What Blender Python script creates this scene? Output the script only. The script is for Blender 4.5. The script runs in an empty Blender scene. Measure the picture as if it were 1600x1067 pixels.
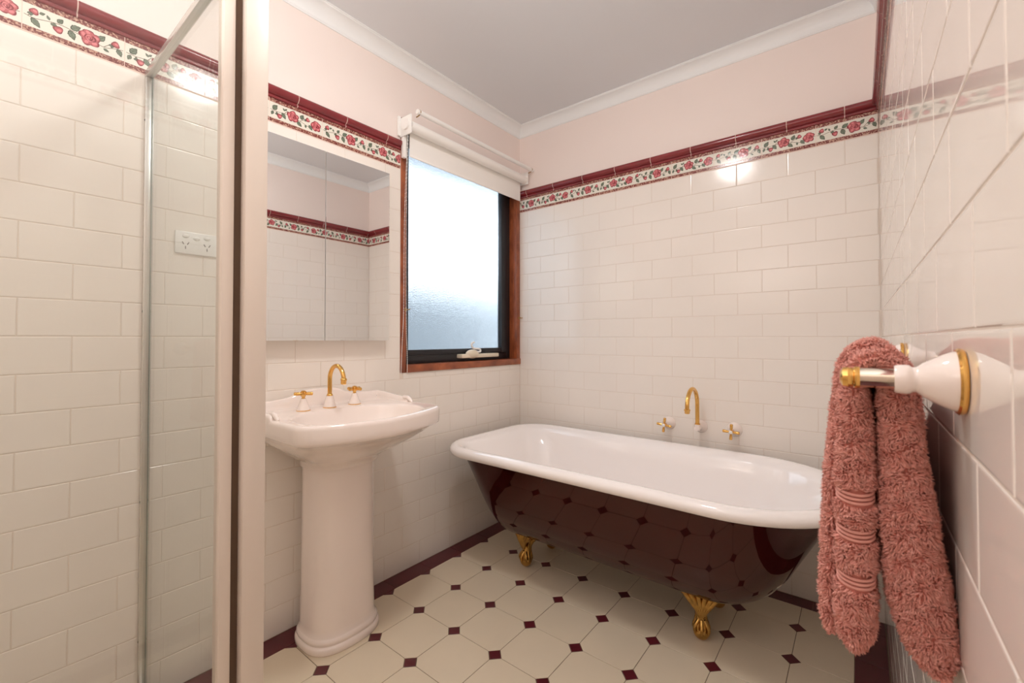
import bpy, bmesh, math, random
import numpy as np
from mathutils import Vector, Matrix, noise as mnoise

random.seed(7); rng = np.random.default_rng(7)
S = bpy.context.scene
COL = S.collection
PI = math.pi
W = 1.798            # room width: left wall x=0, right wall x=W, back wall y=0
CEIL = 2.48
YR = -3.05           # wall behind the camera

# ------------------------------------------------------------------ camera
yaw, pitch, roll = 0.6704, 0.0161, -0.0006
fwd = Vector((-math.sin(yaw)*math.cos(pitch), math.cos(yaw)*math.cos(pitch), math.sin(pitch)))
rt = Vector((math.cos(yaw), math.sin(yaw), 0))
up = rt.cross(fwd)
r2 = rt*math.cos(roll) + up*math.sin(roll); u2 = -rt*math.sin(roll) + up*math.cos(roll)
cam = bpy.data.cameras.new('camera'); camo = bpy.data.objects.new('camera', cam); COL.objects.link(camo)
camo.matrix_world = Matrix(((r2.x, u2.x, -fwd.x, 1.728), (r2.y, u2.y, -fwd.y, -2.261), (r2.z, u2.z, -fwd.z, 1.116), (0, 0, 0, 1)))
cam.sensor_width = 36; cam.lens = 683.3*36/1600
cam.shift_y = (517.92-533.5)/1600
cam.clip_start = 0.01
cam.dof.use_dof = True; cam.dof.focus_distance = 1.9; cam.dof.aperture_fstop = 9
S.camera = camo

# ------------------------------------------------------------------ world, exposure
wd = bpy.data.worlds.new('world'); S.world = wd; wd.use_nodes = True
wn = wd.node_tree.nodes; wl = wd.node_tree.links
bg = wn['Background']
bg.inputs['Color'].default_value = (0.80, 0.90, 1.0, 1)     # even overcast sky
bg.inputs['Strength'].default_value = 2.6
S.view_settings.view_transform = 'Standard'; S.view_settings.look = 'None'
S.view_settings.exposure = 0.47; S.view_settings.gamma = 1.0; S.view_settings.use_curve_mapping = False
LAMP_POWER = 60.0
LAMP_COL = (1.0, 0.974, 0.952)
# added fill light, unseen behind the camera, aimed up to bounce off the ceiling
fl = bpy.data.lights.new('bounce_fill', 'AREA'); fl.shape = 'DISK'; fl.size = .5; fl.energy = 12; fl.color = (1.0, .985, .97)
flo = bpy.data.objects.new('bounce_fill', fl); COL.objects.link(flo); flo.location = (1.0, -2.55, 1.55); flo.rotation_euler = (math.radians(180+8), 0, 0)
S.cycles.max_bounces = 14; S.cycles.diffuse_bounces = 8; S.cycles.glossy_bounces = 6; S.cycles.transmission_bounces = 8; S.cycles.transparent_max_bounces = 12
S.cycles.sample_clamp_indirect = 6.0

# ------------------------------------------------------------------ materials
def srgb(r, g, b):
    f = lambda c: (c/255/12.92) if c <= 10 else ((c/255+.055)/1.055)**2.4
    return (f(r), f(g), f(b), 1)

def mat(name, col, rough=.5, metal=0, coat=0, vary=0, scale=6, bump=0, bscale=30, spec=.5, stretch=None, col2=None, island=0):
    m = bpy.data.materials.new(name); m.use_nodes = True
    n = m.node_tree.nodes; l = m.node_tree.links; b = n['Principled BSDF']
    b.inputs['Base Color'].default_value = col; b.inputs['Roughness'].default_value = rough
    b.inputs['Metallic'].default_value = metal; b.inputs['Coat Weight'].default_value = coat; b.inputs['Coat Roughness'].default_value = .03
    b.inputs['Specular IOR Level'].default_value = spec
    geo = n.new('ShaderNodeNewGeometry'); mp = n.new('ShaderNodeMapping'); l.new(geo.outputs['Position'], mp.inputs['Vector'])
    if stretch: mp.inputs['Scale'].default_value = stretch
    if vary or col2 or island:
        nz = n.new('ShaderNodeTexNoise'); nz.inputs['Scale'].default_value = scale; nz.inputs['Detail'].default_value = 5
        l.new(mp.outputs['Vector'], nz.inputs['Vector'])
        mx = n.new('ShaderNodeMix'); mx.data_type = 'RGBA'
        c2 = col2 or tuple(list(c*(1-vary) for c in col[:3]) + [1])
        mx.inputs['A'].default_value = col; mx.inputs['B'].default_value = c2
        rp = n.new('ShaderNodeMapRange'); rp.inputs['From Min'].default_value = .32; rp.inputs['From Max'].default_value = .68
        l.new(nz.outputs['Fac'], rp.inputs['Value'])
        src = rp.outputs['Result']
        if island:
            oi = n.new('ShaderNodeObjectInfo'); ad = n.new('ShaderNodeMath'); ad.operation = 'MULTIPLY_ADD'
            ad.inputs[1].default_value = island; l.new(oi.outputs['Random'], ad.inputs[0]); l.new(src, ad.inputs[2]); src = ad.outputs[0]
        l.new(src, mx.inputs['Factor']); l.new(mx.outputs['Result'], b.inputs['Base Color'])
    if bump:
        nb = n.new('ShaderNodeTexNoise'); nb.inputs['Scale'].default_value = bscale; nb.inputs['Detail'].default_value = 2
        l.new(mp.outputs['Vector'], nb.inputs['Vector'])
        bp = n.new('ShaderNodeBump'); bp.inputs['Strength'].default_value = 1; bp.inputs['Distance'].default_value = bump
        l.new(nb.outputs['Fac'], bp.inputs['Height']); l.new(bp.outputs['Normal'], b.inputs['Normal'])
    return m

M = {}
M['tile'] = mat('cream_wall_tile', srgb(241, 234, 226), .13, vary=.02, scale=4, bump=.00035, bscale=9, island=.5)
M['tileflat'] = mat('cream_wall_tile_flat', srgb(241, 233, 225), .035, vary=.02, scale=4, island=.5)
M['grout'] = mat('wall_grout', srgb(226, 214, 202), .7)
M['capgrout'] = mat('pale_pink_grout', srgb(232, 208, 196), .7)
M['paint'] = mat('pale_pink_paint', srgb(243, 231, 225), .6, vary=.02, scale=2, bump=.0002, bscale=120)
M['white'] = mat('white_ceiling_paint', srgb(228, 231, 235), .7, vary=.015, scale=2)
M['cornice'] = mat('white_cornice_paint', srgb(240, 243, 244), .55)
M['burg'] = mat('burgundy_glaze', (.25, .028, .034, 1), .14, coat=.3, vary=.25, scale=8)
M['burgfloor'] = mat('burgundy_floor_tile', (.12, .014, .022, 1), .3, vary=.25, scale=10)
M['floor'] = mat('cream_floor_tile', srgb(228, 214, 190), .30, vary=.05, scale=5, bump=.0003, bscale=14, island=.5)
M['floorgrout'] = mat('dark_floor_grout', srgb(120, 102, 84), .85)
M['porc'] = mat('ivory_porcelain', srgb(245, 233, 226), .06, coat=.5)
M['enamel'] = mat('white_bath_enamel', srgb(249, 244, 242), .06, coat=.5)
M['maroon'] = mat('maroon_bath_enamel', (.032, .0036, .0030, 1), .018, spec=.55)
M['maroon'].node_tree.nodes['Principled BSDF'].inputs['Specular Tint'].default_value = (1, .62, .55, 1)
M['gold'] = mat('polished_gold', (.80, .47, .14, 1), .13, metal=1)
M['goldold'] = mat('cast_gold', (.60, .35, .10, 1), .16, metal=1, vary=.35, scale=60)
M['chrome'] = mat('polished_chrome', (.82, .74, .62, 1), .06, metal=1)
M['wood'] = mat('red_brown_timber', srgb(170, 94, 56), .38, coat=.25, scale=14, stretch=(6, 1, 1), col2=srgb(122, 60, 34), bump=.0004, bscale=60)
M['black'] = mat('black_aluminium', (.014, .014, .018, 1), .32, vary=.2, scale=3)
M['frame'] = mat('almond_powdercoat', srgb(222, 210, 198), .35, vary=.03, scale=3)
M['framedark'] = mat('brown_rubber_seal', srgb(92, 70, 52), .6)
M['silver'] = mat('satin_aluminium', srgb(214, 210, 204), .25, metal=.6)
M['plastic'] = mat('white_plastic', srgb(240, 240, 238), .25)
M['cream_plastic'] = mat('cream_plastic', srgb(232, 220, 198), .35)
M['slot'] = mat('dark_slot', (.01, .01, .01, 1), .6)
M['fabric'] = mat('blind_fabric', srgb(248, 246, 242), .75, vary=.03, scale=3, bump=.0002, bscale=400)
M['tube'] = mat('blind_tube', srgb(246, 245, 242), .4)
M['brass'] = mat('aged_brass', (.42, .27, .10, 1), .3, metal=1)
M['mirror'] = mat('silvered_mirror', (.90, .91, .91, 1), .003, metal=1)
M['cab'] = mat('white_laminate', srgb(238, 236, 232), .4)
M['towel'] = mat('pink_terry', srgb(242, 182, 170), .95, scale=160, col2=srgb(222, 150, 136), spec=.15)
M['towelbase'] = mat('pink_towel_ground', srgb(190, 120, 108), .95, spec=.1)  # darker than the pile: shade in the gaps between tufts put into the colour
M['towelband'] = mat('woven_towel_band', srgb(222, 160, 148), .8, spec=.2)
M['petal'] = mat('rose_red_print', srgb(194, 98, 102), .15, vary=.15, scale=90)
M['petald'] = mat('rose_dark_print', srgb(138, 40, 50), .15, vary=.2, scale=90)
M['petall'] = mat('rose_pink_print', srgb(222, 132, 136), .15)
M['leaf'] = mat('leaf_green_print', srgb(126, 138, 118), .15, vary=.3, scale=120)
M['leafd'] = mat('leaf_dark_print', srgb(80, 86, 70), .15)
M['stem'] = mat('stem_brown_print', srgb(112, 86, 66), .15)
M['bcream'] = mat('border_cream_glaze', srgb(232, 228, 216), .12)
# speckled band
def band_mat():
    m = bpy.data.materials.new('speckled_maroon_band'); m.use_nodes = True
    n = m.node_tree.nodes; l = m.node_tree.links; b = n['Principled BSDF']; b.inputs['Roughness'].default_value = .15
    geo = n.new('ShaderNodeNewGeometry'); v = n.new('ShaderNodeTexVoronoi'); v.inputs['Scale'].default_value = 260
    l.new(geo.outputs['Position'], v.inputs['Vector'])
    cr = n.new('ShaderNodeValToRGB'); e = cr.color_ramp.elements
    e[0].position = .25; e[0].color = srgb(116, 50, 48); e[1].position = .8; e[1].color = srgb(200, 160, 140)
    x = cr.color_ramp.elements.new(.55); x.color = srgb(146, 92, 80)
    sp = n.new('ShaderNodeSeparateColor'); l.new(v.outputs['Color'], sp.inputs['Color']); l.new(sp.outputs[0], cr.inputs['Fac'])
    l.new(cr.outputs['Color'], b.inputs['Base Color']); return m
M['band'] = band_mat()

def clear_glass(name, tint):
    m = bpy.data.materials.new(name); m.use_nodes = True
    n = m.node_tree.nodes; l = m.node_tree.links
    for x in list(n):
        if x.type == 'BSDF_PRINCIPLED': n.remove(x)
    out = [x for x in n if x.type == 'OUTPUT_MATERIAL'][0]
    tr = n.new('ShaderNodeBsdfTransparent'); tr.inputs['Color'].default_value = tint
    gl = n.new('ShaderNodeBsdfGlossy'); gl.inputs['Roughness'].default_value = .01
    lw = n.new('ShaderNodeLayerWeight'); lw.inputs['Blend'].default_value = .5
    pw = n.new('ShaderNodeMath'); pw.operation = 'POWER'; pw.inputs[1].default_value = 5; l.new(lw.outputs['Facing'], pw.inputs[0])
    fr = n.new('ShaderNodeMath'); fr.operation = 'MULTIPLY_ADD'; fr.inputs[1].default_value = .7; fr.inputs[2].default_value = .035; l.new(pw.outputs[0], fr.inputs[0])
    mx = n.new('ShaderNodeMixShader'); l.new(fr.outputs[0], mx.inputs[0]); l.new(tr.outputs[0], mx.inputs[1]); l.new(gl.outputs[0], mx.inputs[2])
    l.new(mx.outputs[0], out.inputs['Surface']); return m
M['glass'] = clear_glass('clear_shower_glass', (.955, .965, .955, 1))
M['glassedge'] = mat('green_glass_edge', srgb(92, 118, 112), .1)
def obscure():
    m = bpy.data.materials.new('obscure_window_glass'); m.use_nodes = True
    n = m.node_tree.nodes; l = m.node_tree.links; b = n['Principled BSDF']
    b.inputs['Base Color'].default_value = (.93, .96, .98, 1); b.inputs['Transmission Weight'].default_value = 1
    b.inputs['Roughness'].default_value = .27; b.inputs['IOR'].default_value = 1.35
    geo = n.new('ShaderNodeNewGeometry'); vo = n.new('ShaderNodeTexVoronoi'); vo.inputs['Scale'].default_value = 260
    l.new(geo.outputs['Position'], vo.inputs['Vector'])
    bp = n.new('ShaderNodeBump'); bp.inputs['Strength'].default_value = .6; bp.inputs['Distance'].default_value = .0014
    l.new(vo.outputs['Distance'], bp.inputs['Height']); l.new(bp.outputs['Normal'], b.inputs['Normal'])
    return m
M['obscure'] = obscure()
def emit(name, col, st):
    m = bpy.data.materials.new(name); m.use_nodes = True; b = m.node_tree.nodes['Principled BSDF']
    b.inputs['Base Color'].default_value = (.8, .8, .8, 1); b.inputs['Emission Color'].default_value = (*col, 1); b.inputs['Emission Strength'].default_value = st
    return m
M['lamp'] = emit('glowing_lamp_glass', LAMP_COL, LAMP_POWER)
M['fence'] = mat('grey_fence_paint', srgb(128, 134, 138), .8, vary=.2, scale=3)
M['eave'] = mat('pale_eave_paint', srgb(190, 198, 206), .8)

# ------------------------------------------------------------------ geometry helpers
class MB:
    def __init__(s): s.v = []; s.f = []; s.m = []
    def add(s, v, f, mi=0, T=None):
        o = len(s.v)
        s.v += [tuple(T @ Vector(p)) if T is not None else tuple(p) for p in v]
        s.f += [tuple(i+o for i in q) for q in f]; s.m += [mi]*len(f); return s
    def box(s, a, b, mi=0, bev=0, T=None):
        x0, y0, z0 = [min(p, q) for p, q in zip(a, b)]; x1, y1, z1 = [max(p, q) for p, q in zip(a, b)]
        if not bev:
            v = [(x0,y0,z0),(x1,y0,z0),(x1,y1,z0),(x0,y1,z0),(x0,y0,z1),(x1,y0,z1),(x1,y1,z1),(x0,y1,z1)]
            return s.add(v, [(3,2,1,0),(4,5,6,7),(0,1,5,4),(1,2,6,5),(2,3,7,6),(3,0,4,7)], mi, T)
        bm = bmesh.new(); bmesh.ops.create_cube(bm, size=1)
        for w in bm.verts: w.co = ((x0+x1)/2+w.co.x*(x1-x0), (y0+y1)/2+w.co.y*(y1-y0), (z0+z1)/2+w.co.z*(z1-z0))
        bmesh.ops.bevel(bm, geom=bm.edges[:], offset=bev, segments=2, affect='EDGES', profile=.5)
        bm.verts.index_update(); v = [tuple(w.co) for w in bm.verts]; f = [tuple(q.index for q in g.verts) for g in bm.faces]; bm.free()
        return s.add(v, f, mi, T)
    def loft(s, loops, mi=0, cap0=True, cap1=True, closed=True, T=None):
        n = len(loops[0]); v = [p for L in loops for p in L]; f = []
        for i in range(len(loops)-1):
            for j in range(n if closed else n-1):
                k = (j+1) % n; f.append((i*n+j, i*n+k, (i+1)*n+k, (i+1)*n+j))
        if cap0: f.append(tuple(range(n-1, -1, -1)))
        if cap1: f.append(tuple((len(loops)-1)*n+j for j in range(n)))
        return s.add(v, f, mi, T)
    def lathe(s, prof, n=32, mi=0, T=None, cap=True):
        loops = [[(r*math.cos(2*PI*j/n), r*math.sin(2*PI*j/n), z) for j in range(n)] for r, z in prof]
        return s.loft(loops, mi, cap, cap, True, T)
    def tube(s, pts, rad, n=12, mi=0, T=None):
        P = [Vector(p) for p in pts]; R = rad if isinstance(rad, (list, tuple)) else [rad]*len(P)
        t0 = (P[1]-P[0]).normalized(); a = Vector((0, 0, 1)) if abs(t0.z) < .9 else Vector((1, 0, 0))
        N = t0.cross(a).normalized(); loops = []
        for i, p in enumerate(P):
            t = (P[min(i+1, len(P)-1)]-P[max(i-1, 0)]).normalized(); N = (N-t*N.dot(t)).normalized(); B = t.cross(N)
            loops.append([tuple(p+(N*math.cos(2*PI*j/n)+B*math.sin(2*PI*j/n))*R[i]) for j in range(n)])
        return s.loft(loops, mi, True, True, True, T)
    def sphere(s, c, r, mi=0, n=16, T=None):
        rr = r if isinstance(r, (tuple, list)) else (r, r, r); k = n//2
        loops = []
        for i in range(1, k):
            a = -PI/2+PI*i/k
            loops.append([(c[0]+rr[0]*math.cos(a)*math.cos(2*PI*j/n), c[1]+rr[1]*math.cos(a)*math.sin(2*PI*j/n), c[2]+rr[2]*math.sin(a)) for j in range(n)])
        v = [p for L in loops for p in L]; b = len(v); v += [(c[0], c[1], c[2]-rr[2]), (c[0], c[1], c[2]+rr[2])]; f = []
        for i in range(len(loops)-1):
            for j in range(n): f.append((i*n+j, i*n+(j+1) % n, (i+1)*n+(j+1) % n, (i+1)*n+j))
        for j in range(n):
            f.append((b, (j+1) % n, j)); f.append((b+1, (len(loops)-1)*n+j, (len(loops)-1)*n+(j+1) % n))
        return s.add(v, f, mi, T)
    def prism(s, poly, z0, z1, bev=0, mi=0, T=None):     # ccw polygon
        n = len(poly); L = [[(x, y, z0) for x, y in poly]]
        if bev:
            L.append([(x, y, z1-bev) for x, y in poly]); L.append([(x, y, z1) for x, y in inset(poly, bev)])
        else: L.append([(x, y, z1) for x, y in poly])
        return s.loft(L, mi, True, True, True, T)
    def mesh(s, name, mats, smooth=None):
        me = bpy.data.meshes.new(name); me.from_pydata(s.v, [], s.f)
        for m in (mats if isinstance(mats, (list, tuple)) else [mats]): me.materials.append(m)
        me.polygons.foreach_set('material_index', s.m)
        if smooth is not None:
            me.polygons.foreach_set('use_smooth', [True]*len(s.f)); me.set_sharp_from_angle(angle=math.radians(smooth))
        me.update(); return me
    def build(s, name, mats, parent=None, smooth=None):
        return link(name, s.mesh(name, mats, smooth), parent)

def inset(poly, d):
    n = len(poly); out = []
    for i in range(n):
        p0, p1, p2 = Vector(poly[i-1]), Vector(poly[i]), Vector(poly[(i+1) % n])
        a = (p1-p0).normalized(); b = (p2-p1).normalized(); na = Vector((-a.y, a.x)); nb = Vector((-b.y, b.x))
        m = (na+nb); k = m.length_squared
        out.append(tuple(p1+m*(2*d/k)) if k > 1e-6 else tuple(p1+na*d))
    return out
def link(name, me, parent=None, Mx=None):
    o = bpy.data.objects.new(name, me); COL.objects.link(o)
    if parent: o.parent = parent
    if Mx is not None: o.matrix_basis = Mx
    return o
def empty(name, loc=(0, 0, 0)):
    o = bpy.data.objects.new(name, None); o.empty_display_size = .05; COL.objects.link(o); o.location = loc; return o
def tag(o, label, cat, group=None):
    o['label'] = label; o['category'] = cat
    if group: o['group'] = group
    return o
def structure(o): o['kind'] = 'structure'; return o
def frame(u, v, n, o): return Matrix(((u[0], v[0], n[0], o[0]), (u[1], v[1], n[1], o[1]), (u[2], v[2], n[2], o[2]), (0, 0, 0, 1)))
def catmull(pts, k=6):
    P = [Vector(p) for p in pts]; P = [P[0]*2-P[1]]+P+[P[-1]*2-P[-2]]; out = []
    for i in range(1, len(P)-2):
        for j in range(k):
            t = j/k; a, b, c, d = P[i-1:i+3]
            out.append(.5*((2*b)+(c-a)*t+(2*a-5*b+4*c-d)*t*t+(3*b-a-3*c+d)*t**3))
    out.append(P[-2]); return out
def reloc(root):          # children were built in world coordinates: make them local to the thing's base
    for ch in root.children:
        if ch.type == 'MESH' and 'rl' not in ch: ch.matrix_basis = Matrix.Translation(-root.location) @ ch.matrix_basis

# ------------------------------------------------------------------ room shell
PZ = .1015; ZB = 1.935; GAP = .0022; G = .0010
wy0, wy1, wz0, wz1 = -.947, -.0015, .951, 2.190       # window opening in left wall
def wall_box_left():
    b = MB()
    def seg(y0, y1, z0, z1, mi): b.box((-.11, y0, z0), (-G if mi == 0 else 0, y1, z1), mi)
    seg(YR, 0, 0, wz0, 0); seg(YR, wy0, wz0, 2.072, 0); seg(YR, wy0, 2.072, wz1, 1); seg(YR, 0, wz1, CEIL, 1)
    return b.build('wall_left', [M['grout'], M['paint']])
wall_left = structure(wall_box_left())
b = MB(); b.box((-.11, G, 0), (W+.11, .11, 2.072), 0); b.box((-.11, 0, 2.072), (W+.11, .11, CEIL), 1)
wall_back = structure(b.build('wall_back', [M['grout'], M['paint']]))
b = MB(); b.box((W+G, YR, 0), (W+.11, 0, 2.072), 0); b.box((W, YR, 2.072), (W+.11, 0, CEIL), 1)
wall_right = structure(b.build('wall_right', [M['grout'], M['paint']]))
b = MB(); b.box((-.11, YR-.1, 0), (W+.11, YR, CEIL), 0)
wall_rear = structure(b.build('wall_rear', [M['paint']]))
b = MB(); b.box((-.11, YR-.1, CEIL), (W+.11, .11, CEIL+.08)); ceiling = structure(b.build('ceiling', M['white']))
b = MB(); b.box((-.11, YR-.1, -.08), (W+.11, .11, -.0018)); floor = structure(b.build('floor', M['floorgrout']))

# cornices: a coved profile, mitred into the corners
def cornice(name, a, bpt, inward):
    c = .06; prof = [(0, 0), (.004, 0), (.006, .004)]
    for i in range(7):
        t = i/6*PI/2; prof.append((.008+.046*(1-math.cos(t)), .006+.046*math.sin(t)))
    prof += [(.056, .055), (.060, .0555), (.060, .060), (0, .060)]
    loops = []
    d = (Vector(bpt)-Vector(a)).normalized()
    for p, sgn in ((a, 1), (bpt, -1)):
        loops.append([tuple(Vector(p)+Vector(inward)*n+d*(n*sgn)+Vector((0, 0, CEIL-c+z-.0003))) for n, z in prof])
    mb = MB(); mb.loft(loops); return structure(mb.build(name, M['cornice'], smooth=35))
cornice('trim_1', (0, YR, 0), (0, 0, 0), (1, 0, 0)); cornice('trim_2', (0, 0, 0), (W, 0, 0), (0, -1, 0)); cornice('trim_3', (W, 0, 0), (W, YR, 0), (-1, 0, 0))

# ------------------------------------------------------------------ tiles
cache = {}
def tile_mesh(w, h, m='tile'):
    k = (round(w, 3), round(h, 3), m)
    if k not in cache:
        mb = MB(); a, c = w/2, h/2; e = .0016
        L = [[(-a, -c, -G-.001), (a, -c, -G-.001), (a, c, -G-.001), (-a, c, -G-.001)], [(-a, -c, -.0008), (a, -c, -.0008), (a, c, -.0008), (-a, c, -.0008)],
             [(-a+e*.5, -c+e*.5, -.0002), (a-e*.5, -c+e*.5, -.0002), (a-e*.5, c-e*.5, -.0002), (-a+e*.5, c-e*.5, -.0002)],
             [(-a+e*1.6, -c+e*1.6, 0), (a-e*1.6, -c+e*1.6, 0), (a-e*1.6, c-e*1.6, 0), (-a+e*1.6, c-e*1.6, 0)]]
        mb.loft(L, 0, False, True); cache[k] = mb.mesh('wall_tile', M[m])
    return cache[k]
WALLS = {  # name: (object, origin, u axis, normal, length, joint phase on even rows, pitch, holes)
    'L': (wall_left, (0, YR, 0), (0, 1, 0), (1, 0, 0), -YR, (-2.067-YR) % .2068, .2068, [(wy0-YR, wy1-YR+.01, wz0, wz1)]),
    'B': (wall_back, (0, 0, 0), (1, 0, 0), (0, -1, 0), W, .063, .2036, []),
    'R': (wall_right, (W, 0, 0), (0, -1, 0), (-1, 0, 0), -YR-.3, (1.8785) % .2068, .2068, [])}
def place(wall, me, u0, z0, name, tilt=.0012, parent=None):
    if wall == 'R': tilt = .00008
    ob, o, u, n, *_ = WALLS[wall]; u = Vector(u); n = Vector(n); v = Vector((0, 0, 1))
    Mx = frame(u, v, n, Vector(o)+u*u0+v*z0)
    Mx = Mx @ Matrix.Rotation(random.uniform(-tilt, tilt), 4, 'X') @ Matrix.Rotation(random.uniform(-tilt, tilt)*.6, 4, 'Y') @ Matrix.Translation((0, 0, random.uniform(-.0001, .0001)*(wall != 'R')))
    return link(name, me, parent or ob, Mx)
for wk, (ob, o, u, n, ln, ph, pitch, holes) in WALLS.items():
    for k in range(19):
        z1 = ZB-k*PZ-GAP/2; z0 = max(ZB-(k+1)*PZ+GAP/2, .001)
        if k == 18: z0 = .001
        off = ph+(pitch/2 if k % 2 else 0); j = -2
        while off+j*pitch < ln:
            a = max(off+j*pitch+GAP/2, .001); c = min(off+(j+1)*pitch-GAP/2, ln-.001); j += 1
            if c-a < .006: continue
            parts = [(a, c, z0, z1)]
            for (ha, hb, hz0, hz1) in holes:
                new = []
                for (a_, c_, y0, y1) in parts:
                    if c_ <= ha or a_ >= hb or y1 <= hz0 or y0 >= hz1: new.append((a_, c_, y0, y1)); continue
                    if a_ < ha-.004: new.append((a_, ha-.002, y0, y1))
                    elif y0 < hz0-.006: new.append((a_, c_, y0, hz0-.002))
                parts = new
            for (a_, c_, y0, y1) in parts:
                place(wk, tile_mesh(c_-a_, y1-y0, 'tileflat' if wk == 'R' else 'tile'), (a_+c_)/2, (y0+y1)/2, 'wall_tile')

# --- capping tiles (burgundy) and rose border tiles
CAP = [(-.004, 0), (.0045, 0), (.0065, .002), (.0075, .005), (.0065, .0085), (.003, .0095), (.003, .0125), (.007, .014), (.013, .018), (.0175, .024), (.0195, .031), (.0185, .038), (.0145, .0435), (.008, .0468), (-.004, .0468)]
ZC0, ZC1 = 2.0262, 2.073
def cap_mesh(w):
    k = ('cap', round(w, 3))
    if k not in cache:
        mb = MB(); L = [[(x, y, nn) for nn, y in CAP] for x in (-w/2, w/2)]
        mb.loft(L[::-1]); cache[k] = mb.mesh('capping_tile', M['burg'], smooth=50)
    return cache[k]
BH = .0885; BZ = (1.9375+2.026)/2
def border_mesh(w):
    k = ('bord', round(w, 3))
    if k not in cache:
        mb = MB(); a = w/2; h = BH/2; t = .014
        for (y0, y1, mi, z) in ((-h, -h+t, 1, .0012), (-h+t, h-t, 0, .0006), (h-t, h, 1, .0012)): mb.box((-a, y0, -.003), (a, y1, z), mi)
        cache[k] = mb.mesh('border_tile', [M['bcream'], M['band']])
    return cache[k]
# low-relief rose print, two tile designs
def blob(mb, cx, cy, r, lobes, amp, z, mi, rot=0, sx=1, sy=1, n=28):
    P = [(cx+sx*r*(1+amp*math.cos(lobes*t+rot))*math.cos(t), cy+sy*r*(1+amp*math.cos(lobes*t+rot))*math.sin(t), z) for t in [2*PI*i/n for i in range(n)]]
    mb.add(P+[(cx, cy, z+.0001)], [(i, (i+1) % n, n) for i in range(n)], mi)
def rose(mb, cx, cy, r, s=0):
    rr = random.Random(s)
    for i in range(5):
        a = 2*PI*i/5+rr.uniform(-.2, .2)+.4
        blob(mb, cx+r*.52*math.cos(a), cy+r*.50*math.sin(a), r*.56, 3, .10, .0008+.00003*i, 1, rr.uniform(0, 6), n=16)
        blob(mb, cx+r*.50*math.cos(a), cy+r*.50*math.sin(a), r*.47, 3, .12, .0010+.00003*i, 0, rr.uniform(0, 6), n=16)
        blob(mb, cx+r*.66*math.cos(a), cy+r*.66*math.sin(a), r*.22, 2, .2, .0012+.00003*i, 2, a, n=12)
    for i, (q, mi) in enumerate(((.50, 1), (.43, 0), (.36, 2), (.30, 1), (.22, 0), (.13, 2), (.08, 1))):
        blob(mb, cx+r*.04*math.cos(i*2), cy+r*.05*math.sin(i*2), r*q, 3 if i % 2 else 2, .16, .0014+.0001*i, mi, i*1.3, n=18)
def leafp(mb, cx, cy, L, w, ang):
    L *= 1.28; w *= 1.28
    ca, sa = math.cos(ang), math.sin(ang)
    for (q, z, mi) in ((1, .0007, 4), (.76, .0009, 3)):
        n = 8; top = [(-L/2*q+L*q*i/n, w/2*q*math.sin(PI*(i/n)**.8)*(1+.18*(i % 2))) for i in range(n+1)]
        poly = [(x, y) for x, y in top]+[(x, -y) for x, y in top[-2:0:-1]]
        P = [(cx+x*ca-y*sa, cy+x*sa+y*ca, z) for x, y in poly]+[(cx, cy, z+.0001)]
        m_ = len(poly); mb.add(P, [((i+1) % m_, i, m_) for i in range(m_)], mi)
    strip(mb, [(cx-L/2*ca, cy-L/2*sa), (cx+L*.42*ca, cy+L*.42*sa)], .0007, .0011, 4)
    for i in (-.2, 0, .2):
        for sg in (-1, 1):
            x0, y0 = cx+L*i*ca, cy+L*i*sa; b_ = ang+sg*.8
            strip(mb, [(x0, y0), (x0+w*.36*math.cos(b_), y0+w*.36*math.sin(b_))], .0005, .0011, 4)
def strip(mb, pts, w, z, mi):
    V_ = [];
    for i, p in enumerate(pts):
        q0 = Vector(pts[max(i-1, 0)]); q1 = Vector(pts[min(i+1, len(pts)-1)]); t = (q1-q0).normalized(); nn = Vector((-t.y, t.x))*w/2
        V_ += [(p[0]+nn.x, p[1]+nn.y, z), (p[0]-nn.x, p[1]-nn.y, z)]
    mb.add(V_, [(2*i, 2*i+1, 2*i+3, 2*i+2) for i in range(len(pts)-1)], mi)
def bud(mb, cx, cy, r, ang):
    r *= 1.12
    ca, sa = math.cos(ang), math.sin(ang)
    leafp(mb, cx-r*.9*ca, cy-r*.9*sa, r*1.5, r*.6, ang+.5); leafp(mb, cx-r*.9*ca, cy-r*.9*sa, r*1.5, r*.6, ang-.5)
    blob(mb, cx, cy, r, 3, .12, .0010, 1, ang*3, n=16); blob(mb, cx+r*.1*ca, cy+r*.1*sa, r*.75, 3, .14, .0012, 0, ang*3+.5, n=16)
    blob(mb, cx+r*.25*ca, cy+r*.25*sa, r*.4, 2, .2, .0014, 2, ang, n=12)
def curve(mb, pts, w=.0016):
    c = catmull([(x, y, 0) for x, y in pts], 6); strip(mb, [(p.x, p.y) for p in c], w, .00065, 5)
PM = [M[k] for k in ('petal', 'petald', 'petall', 'leaf', 'leafd', 'stem')]
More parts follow.
